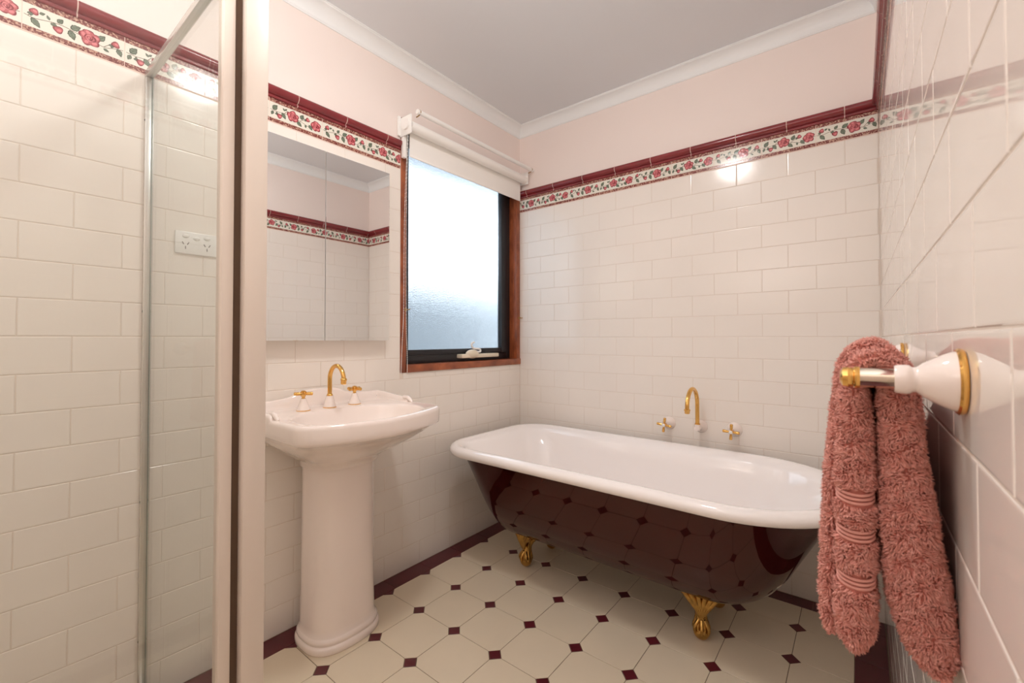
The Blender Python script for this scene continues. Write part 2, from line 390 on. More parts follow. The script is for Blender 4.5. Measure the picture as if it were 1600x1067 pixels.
def design_two():
    mb = MB(); X = lambda t: (t-.5)*.2016
    curve(mb, [(X(.005), .001), (X(.12), -.001), (X(.26), .002), (X(.42), .0), (X(.6), -.006), (X(.72), -.013), (X(.82), -.008), (X(.995), -.001)])
    curve(mb, [(X(.12), -.001), (X(.14), -.008), (X(.17), -.012)]); curve(mb, [(X(.55), -.004), (X(.62), .004), (X(.7), .010)]); curve(mb, [(X(.26), .002), (X(.3), .012), (X(.33), .016)])
    leafp(mb, X(.09), .013, .021, .013, .9); leafp(mb, X(.25), -.008, .020, .011, -1.0); leafp(mb, X(.545), -.016, .020, .011, -.7); leafp(mb, X(.60), .015, .018, .012, 1.1)
    leafp(mb, X(.77), -.014, .018, .010, -.9); leafp(mb, X(.04), -.011, .014, .008, -2.0); leafp(mb, X(.25), .017, .010, .005, 2.2); leafp(mb, X(.29), .019, .009, .005, .8); leafp(mb, X(.67), -.016, .010, .006, -1.5)
    bud(mb, X(.17), -.0145, .0085, -.5); bud(mb, X(.71), .0125, .0075, .4); rose(mb, X(.42), .003, .0215, 1); rose(mb, X(.88), .0, .0205, 2)
    return mb.mesh('rose_print', PM)
def design_one():
    mb = MB(); X = lambda t: (t-.5)*.2016
    curve(mb, [(X(.005), -.001), (X(.1), -.004), (X(.25), .003), (X(.37), .005), (X(.5), .0), (X(.62), -.002), (X(.78), -.010), (X(.9), -.003), (X(.995), .001)])
    curve(mb, [(X(.25), .003), (X(.28), -.004), (X(.31), -.009)]); curve(mb, [(X(.78), -.010), (X(.84), .002), (X(.9), .009)]); curve(mb, [(X(.04), -.002), (X(.07), .006), (X(.095), .012)])
    leafp(mb, X(.11), -.015, .021, .011, -.9); leafp(mb, X(.34), .015, .014, .009, .9); leafp(mb, X(.49), .013, .020, .012, .6); leafp(mb, X(.455), -.011, .021, .012, -1.2); leafp(mb, X(.76), .013, .019, .011, .9)
    leafp(mb, X(.955), -.010, .018, .010, -1.2); leafp(mb, X(.17), .016, .010, .006, .5); leafp(mb, X(.81), -.017, .011, .006, -.4); leafp(mb, X(.225), .012, .010, .005, 2.0)
    bud(mb, X(.095), .0135, .008, .9); bud(mb, X(.32), -.0105, .009, -.8); bud(mb, X(.91), .0095, .0085, .7); rose(mb, X(.635), .0, .0225, 5)
    return mb.mesh('rose_print', PM)
DESIGN = [design_two(), design_one()]
def run(wk, a, e, joint_ph, bord_ph, pitch, par):
    ob, o, u, n, *_ = WALLS[wk]
    mb = MB(); Lp = [[(x, ZC0+y*.985+.0003, nn-.0012) for nn, y in CAP] for x in (a+.001, e-.001)]
    T = frame(u, (0, 0, 1), n, o); mb.loft(Lp[::-1], T=T)
    mb.build('capping_grout', M['capgrout'], ob, smooth=50)
    mb = MB(); mb.box((a+.001, ZB-.0015, -.004), (e-.001, ZC0+.001, .0003), T=T); mb.build('border_grout', M['capgrout'], ob)
    j = -2
    while joint_ph+j*pitch < e:
        s0, s1 = max(joint_ph+j*pitch+.0015, a), min(joint_ph+(j+1)*pitch-.0015, e); j += 1
        if s1-s0 > .006: place(wk, cap_mesh(s1-s0), (s0+s1)/2, ZC0, 'capping_tile', .0008)
    j = -2
    while bord_ph+j*pitch < e:
        q0 = bord_ph+j*pitch+.001; q1 = bord_ph+(j+1)*pitch-.001; s0, s1 = max(q0, a), min(q1, e); j += 1
        if s1-s0 < .006: continue
        t = place(wk, border_mesh(s1-s0), (s0+s1)/2, BZ, 'border_tile', .0006)
        de = DESIGN[(j+par) % 2]
        if s1-s0 > .19: link('rose_print', de, t)
        else:           # cut tile: keep the part of the print that lies on it
            c = (q0+q1)/2-(s0+s1)/2; bm = bmesh.new(); bm.from_mesh(de); bmesh.ops.translate(bm, verts=bm.verts, vec=(c, 0, 0))
            hw = (s1-s0)/2
            for sg in (-1, 1):
                bmesh.ops.bisect_plane(bm, geom=bm.verts[:]+bm.edges[:]+bm.faces[:], plane_co=(sg*hw, 0, 0), plane_no=(sg, 0, 0), clear_outer=True)
            me = bpy.data.meshes.new('rose_print'); bm.to_mesh(me); bm.free()
            for mm in PM: me.materials.append(mm)
            if len(me.polygons): link('rose_print', me, t)
run('L', 0, wy0-YR-.004, (-2.067-YR) % .2068, (-2.067-YR+.1034) % .2068, .2068, 0)
run('B', 0, W, .063, .168, .2036, 1)
run('R', 0, -YR-.3, (1.8785) % .2068, (1.775) % .2068, .2068, 0)

# ------------------------------------------------------------------ floor tiles
FX0, FX1, FY1 = .0925, 1.705, -.0765
def clip(poly, x0, x1, y0, y1):
    for ax, val, keep in ((0, x0, 1), (0, x1, -1), (1, y0, 1), (1, y1, -1)):
        out = []
        for i in range(len(poly)):
            p, q = poly[i-1], poly[i]; a = (p[ax]-val)*keep; c = (q[ax]-val)*keep
            if (a >= 0) != (c >= 0):
                t = a/(a-c); out.append((p[0]+(q[0]-p[0])*t, p[1]+(q[1]-p[1])*t))
            if c >= 0: out.append(q)
        poly = out
        if len(poly) < 3: return []
    return poly
px_, py_, D = .2055, .2087, .0285
def floor_tile(poly, cx, cy, m, name):
    q = [p for p in clip(poly, FX0+.001, FX1-.001, YR+.02, FY1-.001)]
    if len(q) < 3: return
    # drop duplicates
    r = [];
    for p in q:
        if not r or (abs(p[0]-r[-1][0])+abs(p[1]-r[-1][1])) > 1e-4: r.append(p)
    if abs(r[0][0]-r[-1][0])+abs(r[0][1]-r[-1][1]) < 1e-4: r.pop()
    ar = sum(r[i-1][0]*r[i][1]-r[i][0]*r[i-1][1] for i in range(len(r)))/2
    if len(r) < 3 or ar < 4e-5: return
    full = len(r) == len(poly) and abs(ar-abs(sum(poly[i-1][0]*poly[i][1]-poly[i][0]*poly[i-1][1] for i in range(len(poly)))/2)) < 1e-7
    key = (name, 'full')
    if full and key in cache: me = cache[key]
    else:
        mb = MB(); mb.prism([(x-cx, y-cy) for x, y in r], -.005, 0, .0007); me = mb.mesh(name, M[m])
        if full: cache[key] = me
    o = link(name, me, floor, Matrix.Translation((cx, cy, random.uniform(-.0001, .0001))))
for i in range(-1, 9):
    for j in range(-1, 15):
        gx, gy = FX0+i*px_, -.0308-j*py_; g = .0011
        dd = D-g*1.4
        floor_tile([(gx+dd, gy), (gx, gy+dd), (gx-dd, gy), (gx, gy-dd)], gx, gy, 'burgfloor', 'dot_tile')
        cx, cy = gx+px_/2, gy-py_/2; a, c, e = px_/2-g, py_/2-g, D+g*.4
        floor_tile([(cx+a, cy-c+e), (cx+a, cy+c-e), (cx+a-e, cy+c), (cx-a+e, cy+c), (cx-a, cy+c-e), (cx-a, cy-c+e), (cx-a+e, cy-c), (cx+a-e, cy-c)], cx, cy, 'floor', 'octagon_tile')
def edge_tile(x0, y0, x1, y1):
    k = ('edge', round(x1-x0, 3), round(y1-y0, 3))
    if k not in cache:
        a, c = (x1-x0)/2-.001, (y1-y0)/2-.001; mb = MB(); mb.prism([(-a, -c), (a, -c), (a, c), (-a, c)], -.005, 0, .0007); cache[k] = mb.mesh('edge_tile', M['burgfloor'])
    link('edge_tile', cache[k], floor, Matrix.Translation(((x0+x1)/2, (y0+y1)/2, random.uniform(-.0001, .0001))))
for j in range(15):
    y1 = .0065-.2087*j; y0 = y1-.2087
    edge_tile(.001, max(y0, YR), FX0, min(y1, -.002)); edge_tile(FX1, max(y0+.1, YR), W-.001, min(y1+.1, -.002))
for i in range(9):
    x0 = FX0+.035+.2055*(i-1); x1 = x0+.2055
    if i == 8: x1 = FX1
    if max(x0, FX0) < min(x1, FX1): edge_tile(max(x0, FX0), FY1, min(x1, FX1), -.002)

# ------------------------------------------------------------------ window
window = structure(empty('window_1'))
RV = -.056
sec = .034
def wbox(name, a, b_, m='wood', bev=.002, par=None):
    mb = MB(); mb.box(a, b_, 0, bev); return mb.build(name, M[m], par or window, smooth=40)
wbox('jamb', (-.10, wy0, wz0), (.003, wy0+sec, wz1)); wbox('jamb', (-.10, wy1-sec, wz0), (.003, wy1, wz1)); wbox('head', (-.10, wy0+sec, wz1-sec), (.003, wy1-sec, wz1))
wbox('sill', (-.10, wy0+sec, wz0), (.008, wy1+.0008, wz0+.036))
ya, yb, za, zb = wy0+sec, wy1-sec, wz0+.036, wz1-sec
fr = empty('window_frame'); fr.parent = window
for a, c in (((-.095, ya, za), (RV, ya+.035, zb)), ((-.095, yb-.035, za), (RV, yb, zb)), ((-.095, ya+.035, za), (RV, yb-.035, za+.05)), ((-.095, ya+.035, zb-.035), (RV, yb-.035, zb))):
    wbox('frame_rail', a, c, 'black', .002, fr)
sa = empty('sash'); sa.parent = window; q = .036
y0, y1, z0, z1 = ya+.018, yb-.018, za+.042, zb-.02
for a, c in (((-.085, y0, z0), (RV+.006, y0+q, z1)), ((-.085, y1-.07, z0), (RV+.006, y1, z1)), ((-.085, y0+q, z0), (RV+.006, y1-.07, z0+.03)), ((-.085, y0+q, z1-.04), (RV+.006, y1-.07, z1))):
    wbox('sash_rail', a, c, 'black', .003, sa)
mb = MB(); mb.box((-.078, y0+.03, z0+.015), (-.073, y1-.04, z1-.02)); mb.build('pane', M['obscure'], sa)
# winder on the frame
wi = empty('winder'); wi.parent = window
mb = MB(); mb.box((RV-.002, -.515, za+.018), (-.012, -.195, za+.041), 0, .005); mb.build('winder_housing', M['cream_plastic'], wi, smooth=40)
mb = MB(); mb.sphere((-.025, -.42, za+.040), (.022, .052, .026), n=20); mb.build('winder_knob', M['cream_plastic'], wi, smooth=60)
pts = catmull([(-.02, -.415, za+.055), (-.012, -.37, za+.052), (-.01, -.375, za+.068), (-.014, -.425, za+.075), (-.016, -.435, za+.10), (-.02, -.41, za+.108)], 6)
mb = MB(); mb.tube(pts, .006, 10); mb.build('winder_cord', M['plastic'], wi, smooth=60)
# outside: grey fence and eave seen only through the obscure glass
mb = MB(); mb.box((-1.7, -3, -.4), (-1.66, 2.5, 1.72)); structure(mb.build('wall_outside', M['fence']))
mb = MB(); mb.box((-.75, -3, 2.28), (-.115, 2.5, 2.33)); structure(mb.build('ceiling_eave', M['eave']))
mb = MB(); mb.box((-4, -4, -.45), (-.115, 4, -.4)); structure(mb.build('floor_outside', M['fence']))

# brass tie hooks beside the window
def tie_hook(y, z, x0, label):
    root = tag(empty('tie_hook', (x0, y, z)), label, 'hook', 'brass tie hooks on the window frame')
    mb = MB(); mb.lathe([(.0, 0), (.008, 0), (.008, .002), (.003, .004), (.0025, .018)], 12, T=Matrix.Rotation(PI/2, 4, 'Y')); mb.build('hook_base', M['brass'], root, smooth=40)
    mb = MB(); mb.tube(catmull([(.016, -.016, .005), (.019, -.008, 0), (.018, 0, 0), (.019, .008, 0), (.016, .016, .005)], 4), [.0022]*17, 8); mb.build('hook_arm', M['brass'], root, smooth=40)
tie_hook(wy0+.028, 1.257, .003, 'small brass tie hook on the left timber jamb with bead chain passing it')
tie_hook(-.012, 1.249, .003, 'small brass tie hook on the right timber jamb next to the room corner')

# ------------------------------------------------------------------ roller blind
bl = tag(empty('roller_blind', (.05, -.5, 2.13)), 'off white roller blind pulled partly down over the window', 'blind')
bx = .055
mb = MB(); mb.box((.003, -.972, 2.09), (.012, -.955, 2.185), 0, .002); mb.box((.003, -.957, 2.085), (.088, -.950, 2.178), 0, .006)
mb.lathe([(.0, -.004), (.026, -.004), (.026, .012), (0, .012)], 24, T=Matrix.Translation((bx, -.955, 2.135)) @ Matrix.Rotation(PI/2, 4, 'X')); mb.build('bracket', M['tube'], bl, smooth=40)
mb = MB(); mb.box((.003, -.030, 2.10), (.088, -.024, 2.178), 0, .003); mb.build('bracket', M['tube'], bl, smooth=40)
mb = MB(); mb.lathe([(0, 0), (.025, 0), (.025, .918), (0, .918)], 32, T=Matrix.Translation((.062, -.945, 2.129)) @ Matrix.Rotation(-PI/2, 4, 'X')); mb.build('fabric_roll', M['fabric'], bl, smooth=40)
mb = MB(); mb.lathe([(0, 0), (.0112, 0), (.0112, .930), (0, .930)], 20, T=Matrix.Translation((.110, -.938, 2.186)) @ Matrix.Rotation(-PI/2, 4, 'X')); mb.build('head_rod', M['tube'], bl, smooth=40)
for y in (-.925, -.026):
    mb = MB(); mb.tube(catmull([(.088, y, 2.170), (.098, y+.002, 2.172), (.110, y+.002, 2.176), (.121, y, 2.186), (.112, y, 2.197)], 5), .0026, 8); mb.build('rod_clip', M['brass'], bl, smooth=40)
mb = MB(); mb.box((.010, -.953, 1.986), (.030, -.934, 2.12), 0, .003); mb.build('chain_guard', M['tube'], bl, smooth=40)
fx = .034
mb = MB(); ys = np.linspace(-.922, -.040, 30); zs = np.linspace(2.002, 2.135, 8)
L1 = [[(fx+.0009+.0010*math.sin(9*y)*(2.13-z)/.15, y, z) for y in ys] for z in zs]; L0 = [[(x-.0012, y, z) for x, y, z in r] for r in L1]
mb.loft(L1, 0, False, False, False); mb.loft([r[::-1] for r in L0], 0, False, False, False)
mb.box((fx-.0025, -.922, 1.996), (fx+.0025, -.040, 2.006), 0, .001); mb.build('fabric_drop', M['fabric'], bl, smooth=40)
def beads(pts, step=.0055, r=.0021):
    P = catmull(pts, 24); mb = MB(); acc = 0
    for i in range(1, len(P)):
        d = (P[i]-P[i-1]).length; acc += d
        if acc >= step: acc = 0; mb.sphere(tuple(P[i]), r, n=6)
    mb.tube([tuple(p) for p in P[::8]], .0008, 5); return mb
beads([(.06, -.951, 2.135), (.03, -.947, 1.7), (.022, -.944, 1.262), (.022, -.952, 1.1), (.02, -.957, .95)]).build('bead_chain', M['plastic'], bl, smooth=60)['kind'] = 'stuff'
beads([(.06, -.949, 2.13), (.04, -.945, 1.7), (.03, -.935, 1.2), (.022, -.922, 1.03), (.02, -.921, .95)]).build('bead_chain', M['plastic'], bl, smooth=60)['kind'] = 'stuff'
reloc(bl)

# ------------------------------------------------------------------ mirror cabinet
mc = tag(empty('mirror_cabinet', (.0, -1.353, 1.1085)), 'shallow mirror cabinet with two tall mirrored doors above the washbasin', 'cabinet')
mb = MB(); mb.box((.0005, -1.658, 1.1085), (.030, -1.048, 1.872)); mb.build('carcass', M['cab'], mc)
for a, c in ((-1.658, -1.3542), (-1.3518, -1.048)):
    mb = MB(); mb.box((.031, a, 1.1085), (.0465, c, 1.872)); d = mb.build('door', M['cab'], mc)
    mb = MB(); mb.box((.0468, a, 1.1085), (.051, c, 1.872), 0, .0008); m_ = mb.build('mirror', M['mirror'], mc)
reloc(mc)

# ------------------------------------------------------------------ power point
pp = tag(empty('power_point', (0, -1.779, 1.43)), 'white double power point with three switches behind the shower glass', 'power outlet')
mb = MB(); mb.box((.0, -1.836, 1.394), (.009, -1.719, 1.467), 0, .003); mb.build('faceplate', M['plastic'], pp, smooth=40)
for y, z in ((-1.808, 1.452), (-1.778, 1.447), (-1.748, 1.452)):
    mb = MB(); mb.sphere((.009, y, z), (.005, .0100, .0068), n=14); mb.build('switch', M['plastic'], pp, smooth=60)
for y in (-1.808, -1.748):
    mb = MB()
    for dy, dz, an in ((-.007, .004, .5), (.007, .004, -.5), (0, -.010, 0)):
        T = Matrix.Translation((.0092, y+dy, 1.424+dz)) @ Matrix.Rotation(an, 4, 'X'); mb.box((-.001, -.0013, -.0047), (.0004, .0013, .0047), T=T)
    mb.build('socket', M['slot'], pp)
reloc(pp)

# ------------------------------------------------------------------ washbasin on pedestal
YC = -1.357
ba = tag(empty('pedestal_basin', (.16, YC, 0)), 'ivory ceramic washbasin on a tall pedestal with gold taps', 'washbasin')
NB = 120
def outline(theta, grow=0, bow=1):
    # star-shaped outline of the basin seen from above, from centre (.27, 0)
    P = [(.004, 0), (.004, .285), (.36, .285), (.405, .282), (.437, .268), (.462, .225), (.488, .165), (.507, .10), (.518, .045), (.522, 0)]
    P = P+[(x, -y) for x, y in P[-2:0:-1]]
    c = (.27, 0); d = (math.cos(theta), math.sin(theta)); best = None
    for i in range(len(P)):
        ax, ay = P[i][0]-c[0], P[i][1]-c[1]; bx_, by_ = P[(i+1) % len(P)][0]-c[0], P[(i+1) % len(P)][1]-c[1]
        ex, ey = bx_-ax, by_-ay; den = d[0]*ey-d[1]*ex
        if abs(den) < 1e-9: continue
        t = (ax*ey-ay*ex)/den; u = (ax*d[1]-ay*d[0])/den
        if t > 0 and -1e-6 <= u <= 1+1e-6: best = t if best is None else max(best, t)
    r = best+grow; x = c[0]+r*d[0]
    return (max(x, .002), c[1]+r*d[1])
TH = [2*PI*i/NB for i in range(NB)]
def ell(cx, hx, hy, n=2.0):
    out = []
    for t in TH:
        c, s = math.cos(t), math.sin(t); out.append((cx+hx*abs(c)**(2/n)*(1 if c > 0 else -1), hy*abs(s)**(2/n)*(1 if s > 0 else -1)))
    return out
def L_(pts, z, dip=0): return [(x, YC+y, z) for x, y in pts]
O0 = [outline(t) for t in TH]
def blend(A, B, k): return [(a[0]*(1-k)+b_[0]*k, a[1]*(1-k)+b_[1]*k) for a, b_ in zip(A, B)]
neck = ell(.156, .121, .134, 2.5); neck = [(max(x, .025), y+.010) for x, y in neck]
Og = lambda g: [outline(t, g) for t in TH]
loops = [L_(neck, .648), L_(blend(neck, O0, .04), .668), L_(blend(neck, O0, .22), .69), L_(blend(neck, O0, .45), .715), L_(blend(neck, O0, .66), .742), L_(blend(neck, O0, .82), .768), L_(Og(-.028), .784),
         L_(Og(-.012), .788), L_(Og(-.004), .792), L_(Og(-.001), .799), L_(Og(0), .812), L_(Og(.001), .838), L_(Og(-.0005), .846), L_(Og(-.004), .8515), L_(Og(-.010), .8535), L_(Og(-.018), .8525)]
bowl = ell(.318, .168, .232, 2.35)
loops += [L_(blend(Og(-.018), bowl, .45), .8505), L_(blend(Og(-.018), bowl, .85), .849), L_(bowl, .8465)]
for k, z in ((.985, .842), (.965, .832), (.93, .815), (.87, .79), (.77, .762), (.62, .742), (.42, .732), (.2, .729), (.08, .7285)):
    loops.append(L_([(.318+(x-.318)*k-.02*(1-k), y*k) for x, y in bowl], z))
mb = MB(); mb.loft(loops); mb.build('basin_bowl', M['porc'], ba, smooth=55)
# raised back and side lip
path = [(.248, .272, .8505), (.235, .274, .868), (.20, .276, .870), (.14, .277, .874), (.06, .277, .881), (.022, .270, .884), (.016, .24, .884), (.016, .17, .886), (.016, .12, .893), (.016, .085, .908), (.016, .05, .915), (.016, 0, .917)]
path = path+[(x, -y, z) for x, y, z in path[-2::-1]]
C3 = catmull(path, 5); loops = []
for i, p in enumerate(C3):
    t = (C3[min(i+1, len(C3)-1)]-C3[max(i-1, 0)]); t.z = 0; t.normalize(); nn = Vector((-t.y, t.x, 0)); z0 = .842; h = max(p.z-z0, .004); hw = .0115
    # inner side (towards the bowl) flares out at its foot
    sd = -1
    prof = [(-hw, 0), (-hw, h*.6), (-hw*.8, h*.88), (-hw*.3, h), (hw*.3, h), (hw*.85, h*.86), (hw*1.15, h*.5), (hw*1.8, h*.15), (hw*2.6, 0)]
    loops.append([tuple(Vector((p.x, YC+p.y, z0))+nn*(a*sd)*-1+Vector((0, 0, c))) for a, c in prof])
mb = MB(); mb.loft(loops); mb.build('splash_lip', M['porc'], ba, smooth=60)
for sg in (-1, 1):      # scroll at the front end of each lip
    mb = MB(); mb.tube(catmull([(.215, YC+sg*.268, .868), (.238, YC+sg*.268, .868), (.253, YC+sg*.268, .861), (.268, YC+sg*.268, .852)], 5), [.0085]*10+[.008, .008, .007, .006, .005, .004], 12); mb.build('lip_scroll', M['porc'], ba, smooth=60)
# pedestal
def ped(hx, hy, z): return [(max(x, .02), YC+.010+y, z) for x, y in ell(.150, hx, hy, 2.7)]
pl = [(.124, .141, 0), (.127, .144, .004), (.127, .144, .020), (.124, .141, .026), (.119, .136, .028), (.119, .136, .031), (.122, .139, .036), (.121, .138, .044), (.116, .133, .049), (.112, .130, .053), (.110, .128, .075), (.108, .126, .2), (.107, .1245, .4), (.107, .1235, .60), (.108, .124, .662)]
mb = MB(); mb.loft([ped(*q) for q in pl]); mb.build('pedestal', M['porc'], ba, smooth=50)
# taps on the basin
def basin_tap(y, rot):
    t = empty('basin_tap'); t.parent = ba; T = Matrix.Translation((.110, y, .849))
    mb = MB(); mb.lathe([(0, 0), (.0245, 0), (.0250, .0015), (.0245, .003), (0, .003)], 28, T=T); mb.build('gold_ring', M['gold'], t, smooth=40)
    mb = MB(); mb.lathe([(0, .003), (.0235, .003), (.0225, .008), (.017, .022), (.0125, .034), (.0105, .042), (.009, .045), (0, .045)], 28, T=T); mb.build('bell_base', M['porc'], t, smooth=50)
    mb = MB(); mb.lathe([(0, .044), (.007, .044), (.0055, .050), (.0085, .055), (.0085, .064), (.010, .067), (.010, .071), (.006, .074), (0, .075)], 20, T=T)
    for a in range(4):
        A = Matrix.Translation((.110, y, .849+.0625)) @ Matrix.Rotation(rot+a*PI/2, 4, 'Z') @ Matrix.Rotation(PI/2, 4, 'Y')
        mb.lathe([(0, .004), (.0048, .004), (.0048, .010), (.0062, .013), (.0066, .026), (.0068, .029), (.0055, .032), (0, .033)], 14, T=A)
    mb.build('cross_handle', M['gold'], t, smooth=45)
basin_tap(YC-.110, .95); basin_tap(YC+.100, .35)
sp = empty('basin_spout'); sp.parent = ba; T = Matrix.Translation((.110, YC-.007, .849))
mb = MB(); mb.lathe([(0, 0), (.0245, 0), (.025, .0015), (.0245, .003), (0, .003)], 28, T=T); mb.build('gold_ring', M['gold'], sp, smooth=40); mb = MB(); mb.lathe([(0, .045), (.0105, .045), (.0115, .048), (.0105, .051), (.0085, .053), (0, .053)], 24, T=T); mb.build('gold_ring', M['gold'], sp, smooth=40)
mb = MB(); mb.lathe([(0, .003), (.0235, .003), (.0225, .008), (.0185, .024), (.0155, .036), (.0140, .045), (0, .045)], 28, T=T); mb.build('bell_base', M['porc'], sp, smooth=50)
r = .050; arc = [(.110, YC-.007, .895), (.110, YC-.007, .93), (.110, YC-.007, .958)]
for i in range(1, 19):
    a = PI*i/18*.93; arc.append((.110+r-r*math.cos(a), YC-.007, .958+r*1.08*math.sin(a)))
x_, y_, z_ = arc[-1]; arc += [(x_+.001, y_, z_-.008)]
mb = MB(); mb.tube(arc, .0082, 16); mb.lathe([(0, -.002), (.0090, -.002), (.0118, .001), (.0118, .006), (.0100, .010), (.0105, .018), (.0090, .021), (0, .021)], 20, T=Matrix.Translation((x_+.001, y_, z_-.004)) @ Matrix.Rotation(PI, 4, 'X') @ Matrix.Rotation(-.10, 4, 'Y')); mb.build('spout_pipe', M['gold'], sp, smooth=50)
for ch in ba.children:
    if ch.type == 'MESH': ch.matrix_basis = Matrix.Translation(-ba.location)
    else: ch.location = -ba.location

# ------------------------------------------------------------------ clawfoot bath
bt = tag(empty('clawfoot_bath', (.9, -.445, 0)), 'white roll top bath with glossy maroon outside on gold claw feet', 'bath')
BC = -.445
def bath_loop(x0, x1, h, rc, z, n=18):
    """plan outline: squarish left end with corner radius rc, round right end"""
    P = []; xc = x1-h
    for i in range(2*n+1): t = -PI/2+PI*i/(2*n); P.append((xc+h*math.cos(t), BC+h*math.sin(t), z))
    for k in range(1, 16): P.append((xc+(x0+rc-xc)*k/16, BC+h, z))
    for i in range(n+1): t = PI/2+PI/2*i/n; P.append((x0+rc+rc*math.cos(t), BC+h-rc+rc*math.sin(t), z))
    for k in range(1, 6): P.append((x0, BC+(h-rc)*(1-2*k/6), z))
    for i in range(n+1): t = PI+PI/2*i/n; P.append((x0+rc+rc*math.cos(t), BC-h+rc+rc*math.sin(t), z))
    for k in range(1, 16): P.append((x0+rc+(xc-x0-rc)*k/16, BC-h, z))
    return P
RX0, RX1, RH = .108, 1.745, .387
def inset_loop(d, z, rc=.19): return bath_loop(RX0+d, RX1-d, RH-d, max(rc-d, .1), z)
# outer shell from the bottom up: (z, x0, x1, half width, corner)
SH = [(.170, .46, 1.30, .04, .04), (.1715, .38, 1.36, .09, .08), (.176, .335, 1.405, .128, .11), (.186, .307, 1.435, .158, .135), (.202, .290, 1.460, .184, .15), (.226, .278, 1.486, .210, .16), (.26, .268, 1.512, .236, .165), (.30, .256, 1.54, .260, .17), (.36, .240, 1.572, .284, .17), (.43, .221, 1.61, .307, .17), (.50, .202, 1.648, .328, .165), (.55, .188, 1.675, .343, .16), (.572, .181, 1.687, .350, .16)]
mb = MB(); mb.loft([bath_loop(x0, x1, h, rc, z) for z, x0, x1, h, rc in SH], cap1=False); mb.build('outer_shell', M['maroon'], bt, smooth=60)
rim = []
for d, z in ((.052, .566), (.034, .5615), (.018, .5605), (.008, .565), (.002, .573), (0, .583), (.003, .593), (.010, .601), (.022, .606), (.036, .606), (.050, .602), (.064, .595), (.076, .585), (.085, .570)): rim.append(inset_loop(d, z))
IN = [(.52, .235, 1.640, .287), (.46, .258, 1.612, .274), (.40, .278, 1.585, .261), (.34, .296, 1.558, .247), (.28, .314, 1.528, .228), (.235, .330, 1.495, .203), (.205, .352, 1.46, .168), (.188, .40, 1.41, .115), (.182, .50, 1.3, .05)]
for z, x0, x1, h in IN: rim.append(bath_loop(x0, x1, h, min(.14, h*.9), z))
mb = MB(); mb.loft(rim, cap0=False); mb.build('enamel_liner', M['enamel'], bt, smooth=70)
def claw_foot(x, y, ang):
    ft = empty('claw_foot'); ft.parent = bt
    T = Matrix.Translation((x, y, 0)) @ Matrix.Rotation(ang, 4, 'Z')      # local -Y points outwards
    mb = MB(); mb.sphere((0, 0, .027), (.0285, .0285, .027), n=24, T=T); mb.build('ball', M['goldold'], ft, smooth=60)
    mb = MB(); loops = []; n = 48
    for z, hx, hy, oy, rid in ((.030, .026, .024, .004, .10), (.042, .0285, .027, .003, .16), (.056, .0275, .026, .004, .16), (.068, .023, .023, .007, .12), (.080, .0205, .021, .009, .08), (.094, .021, .020, .010, .10), (.108, .026, .020, .010, .16), (.122, .034, .021, .010, .22), (.136, .044, .023, .011, .26), (.150, .053, .025, .014, .28), (.164, .058, .026, .020, .26), (.178, .060, .026, .030, .22)):
        loops.append([(hx*(1+rid*math.cos(7*t+z*40))*math.cos(t), oy+hy*(1+rid*math.cos(7*t+z*40))*math.sin(t), z) for t in [2*PI*i/n for i in range(n)]])
    mb.loft(loops, T=T); mb.build('leg', M['goldold'], ft, smooth=70)
    for a in (-.9, 0, .9):       # three talons gripping the ball
        mb = MB(); R_ = Matrix.Rotation(a, 4, 'Z')
        mb.tube(catmull([R_ @ Vector(p) for p in ((0, -.012, .072), (0, -.024, .058), (0, -.0305, .046), (0, -.0295, .036), (0, -.0270, .026))], 5), [.0075]*6+[.007]*5+[.0062]*5+[.005]*4+[.003], 10, T=T); mb.build('talon', M['goldold'], ft, smooth=60)
    for a in (-1.0, -.6, -.2, .2, .6, 1.0):      # acanthus leaves fanning up against the shell
        mb = MB(); s = math.sin(a); ln = .085+.012*math.cos(a)
        P = [Vector((s*.006, -.016, .088)), Vector((s*.022, -.021, .088+ln*.35)), Vector((s*.048, -.022, .088+ln*.68)), Vector((s*.072, -.030, .088+ln*.95)), Vector((s*.082, -.042, .088+ln*1.0))]
        mb.tube(catmull(P, 4), [.005, .0062, .0075, .0085, .0092, .0100, .0106, .0110, .0110, .0106, .0098, .0088, .0078, .0066, .005, .0035, .0015], 8, T=T); mb.build('acanthus_leaf', M['goldold'], ft, smooth=60)
claw_foot(1.258, -.535, .30); claw_foot(.435, -.520, -.25)
claw_foot(1.258, -.290, PI-.30); claw_foot(.435, -.290, PI+.25)
for ch in bt.children:
    if ch.type == 'MESH': ch.matrix_basis = Matrix.Translation(-bt.location)
    else: ch.location = -bt.location

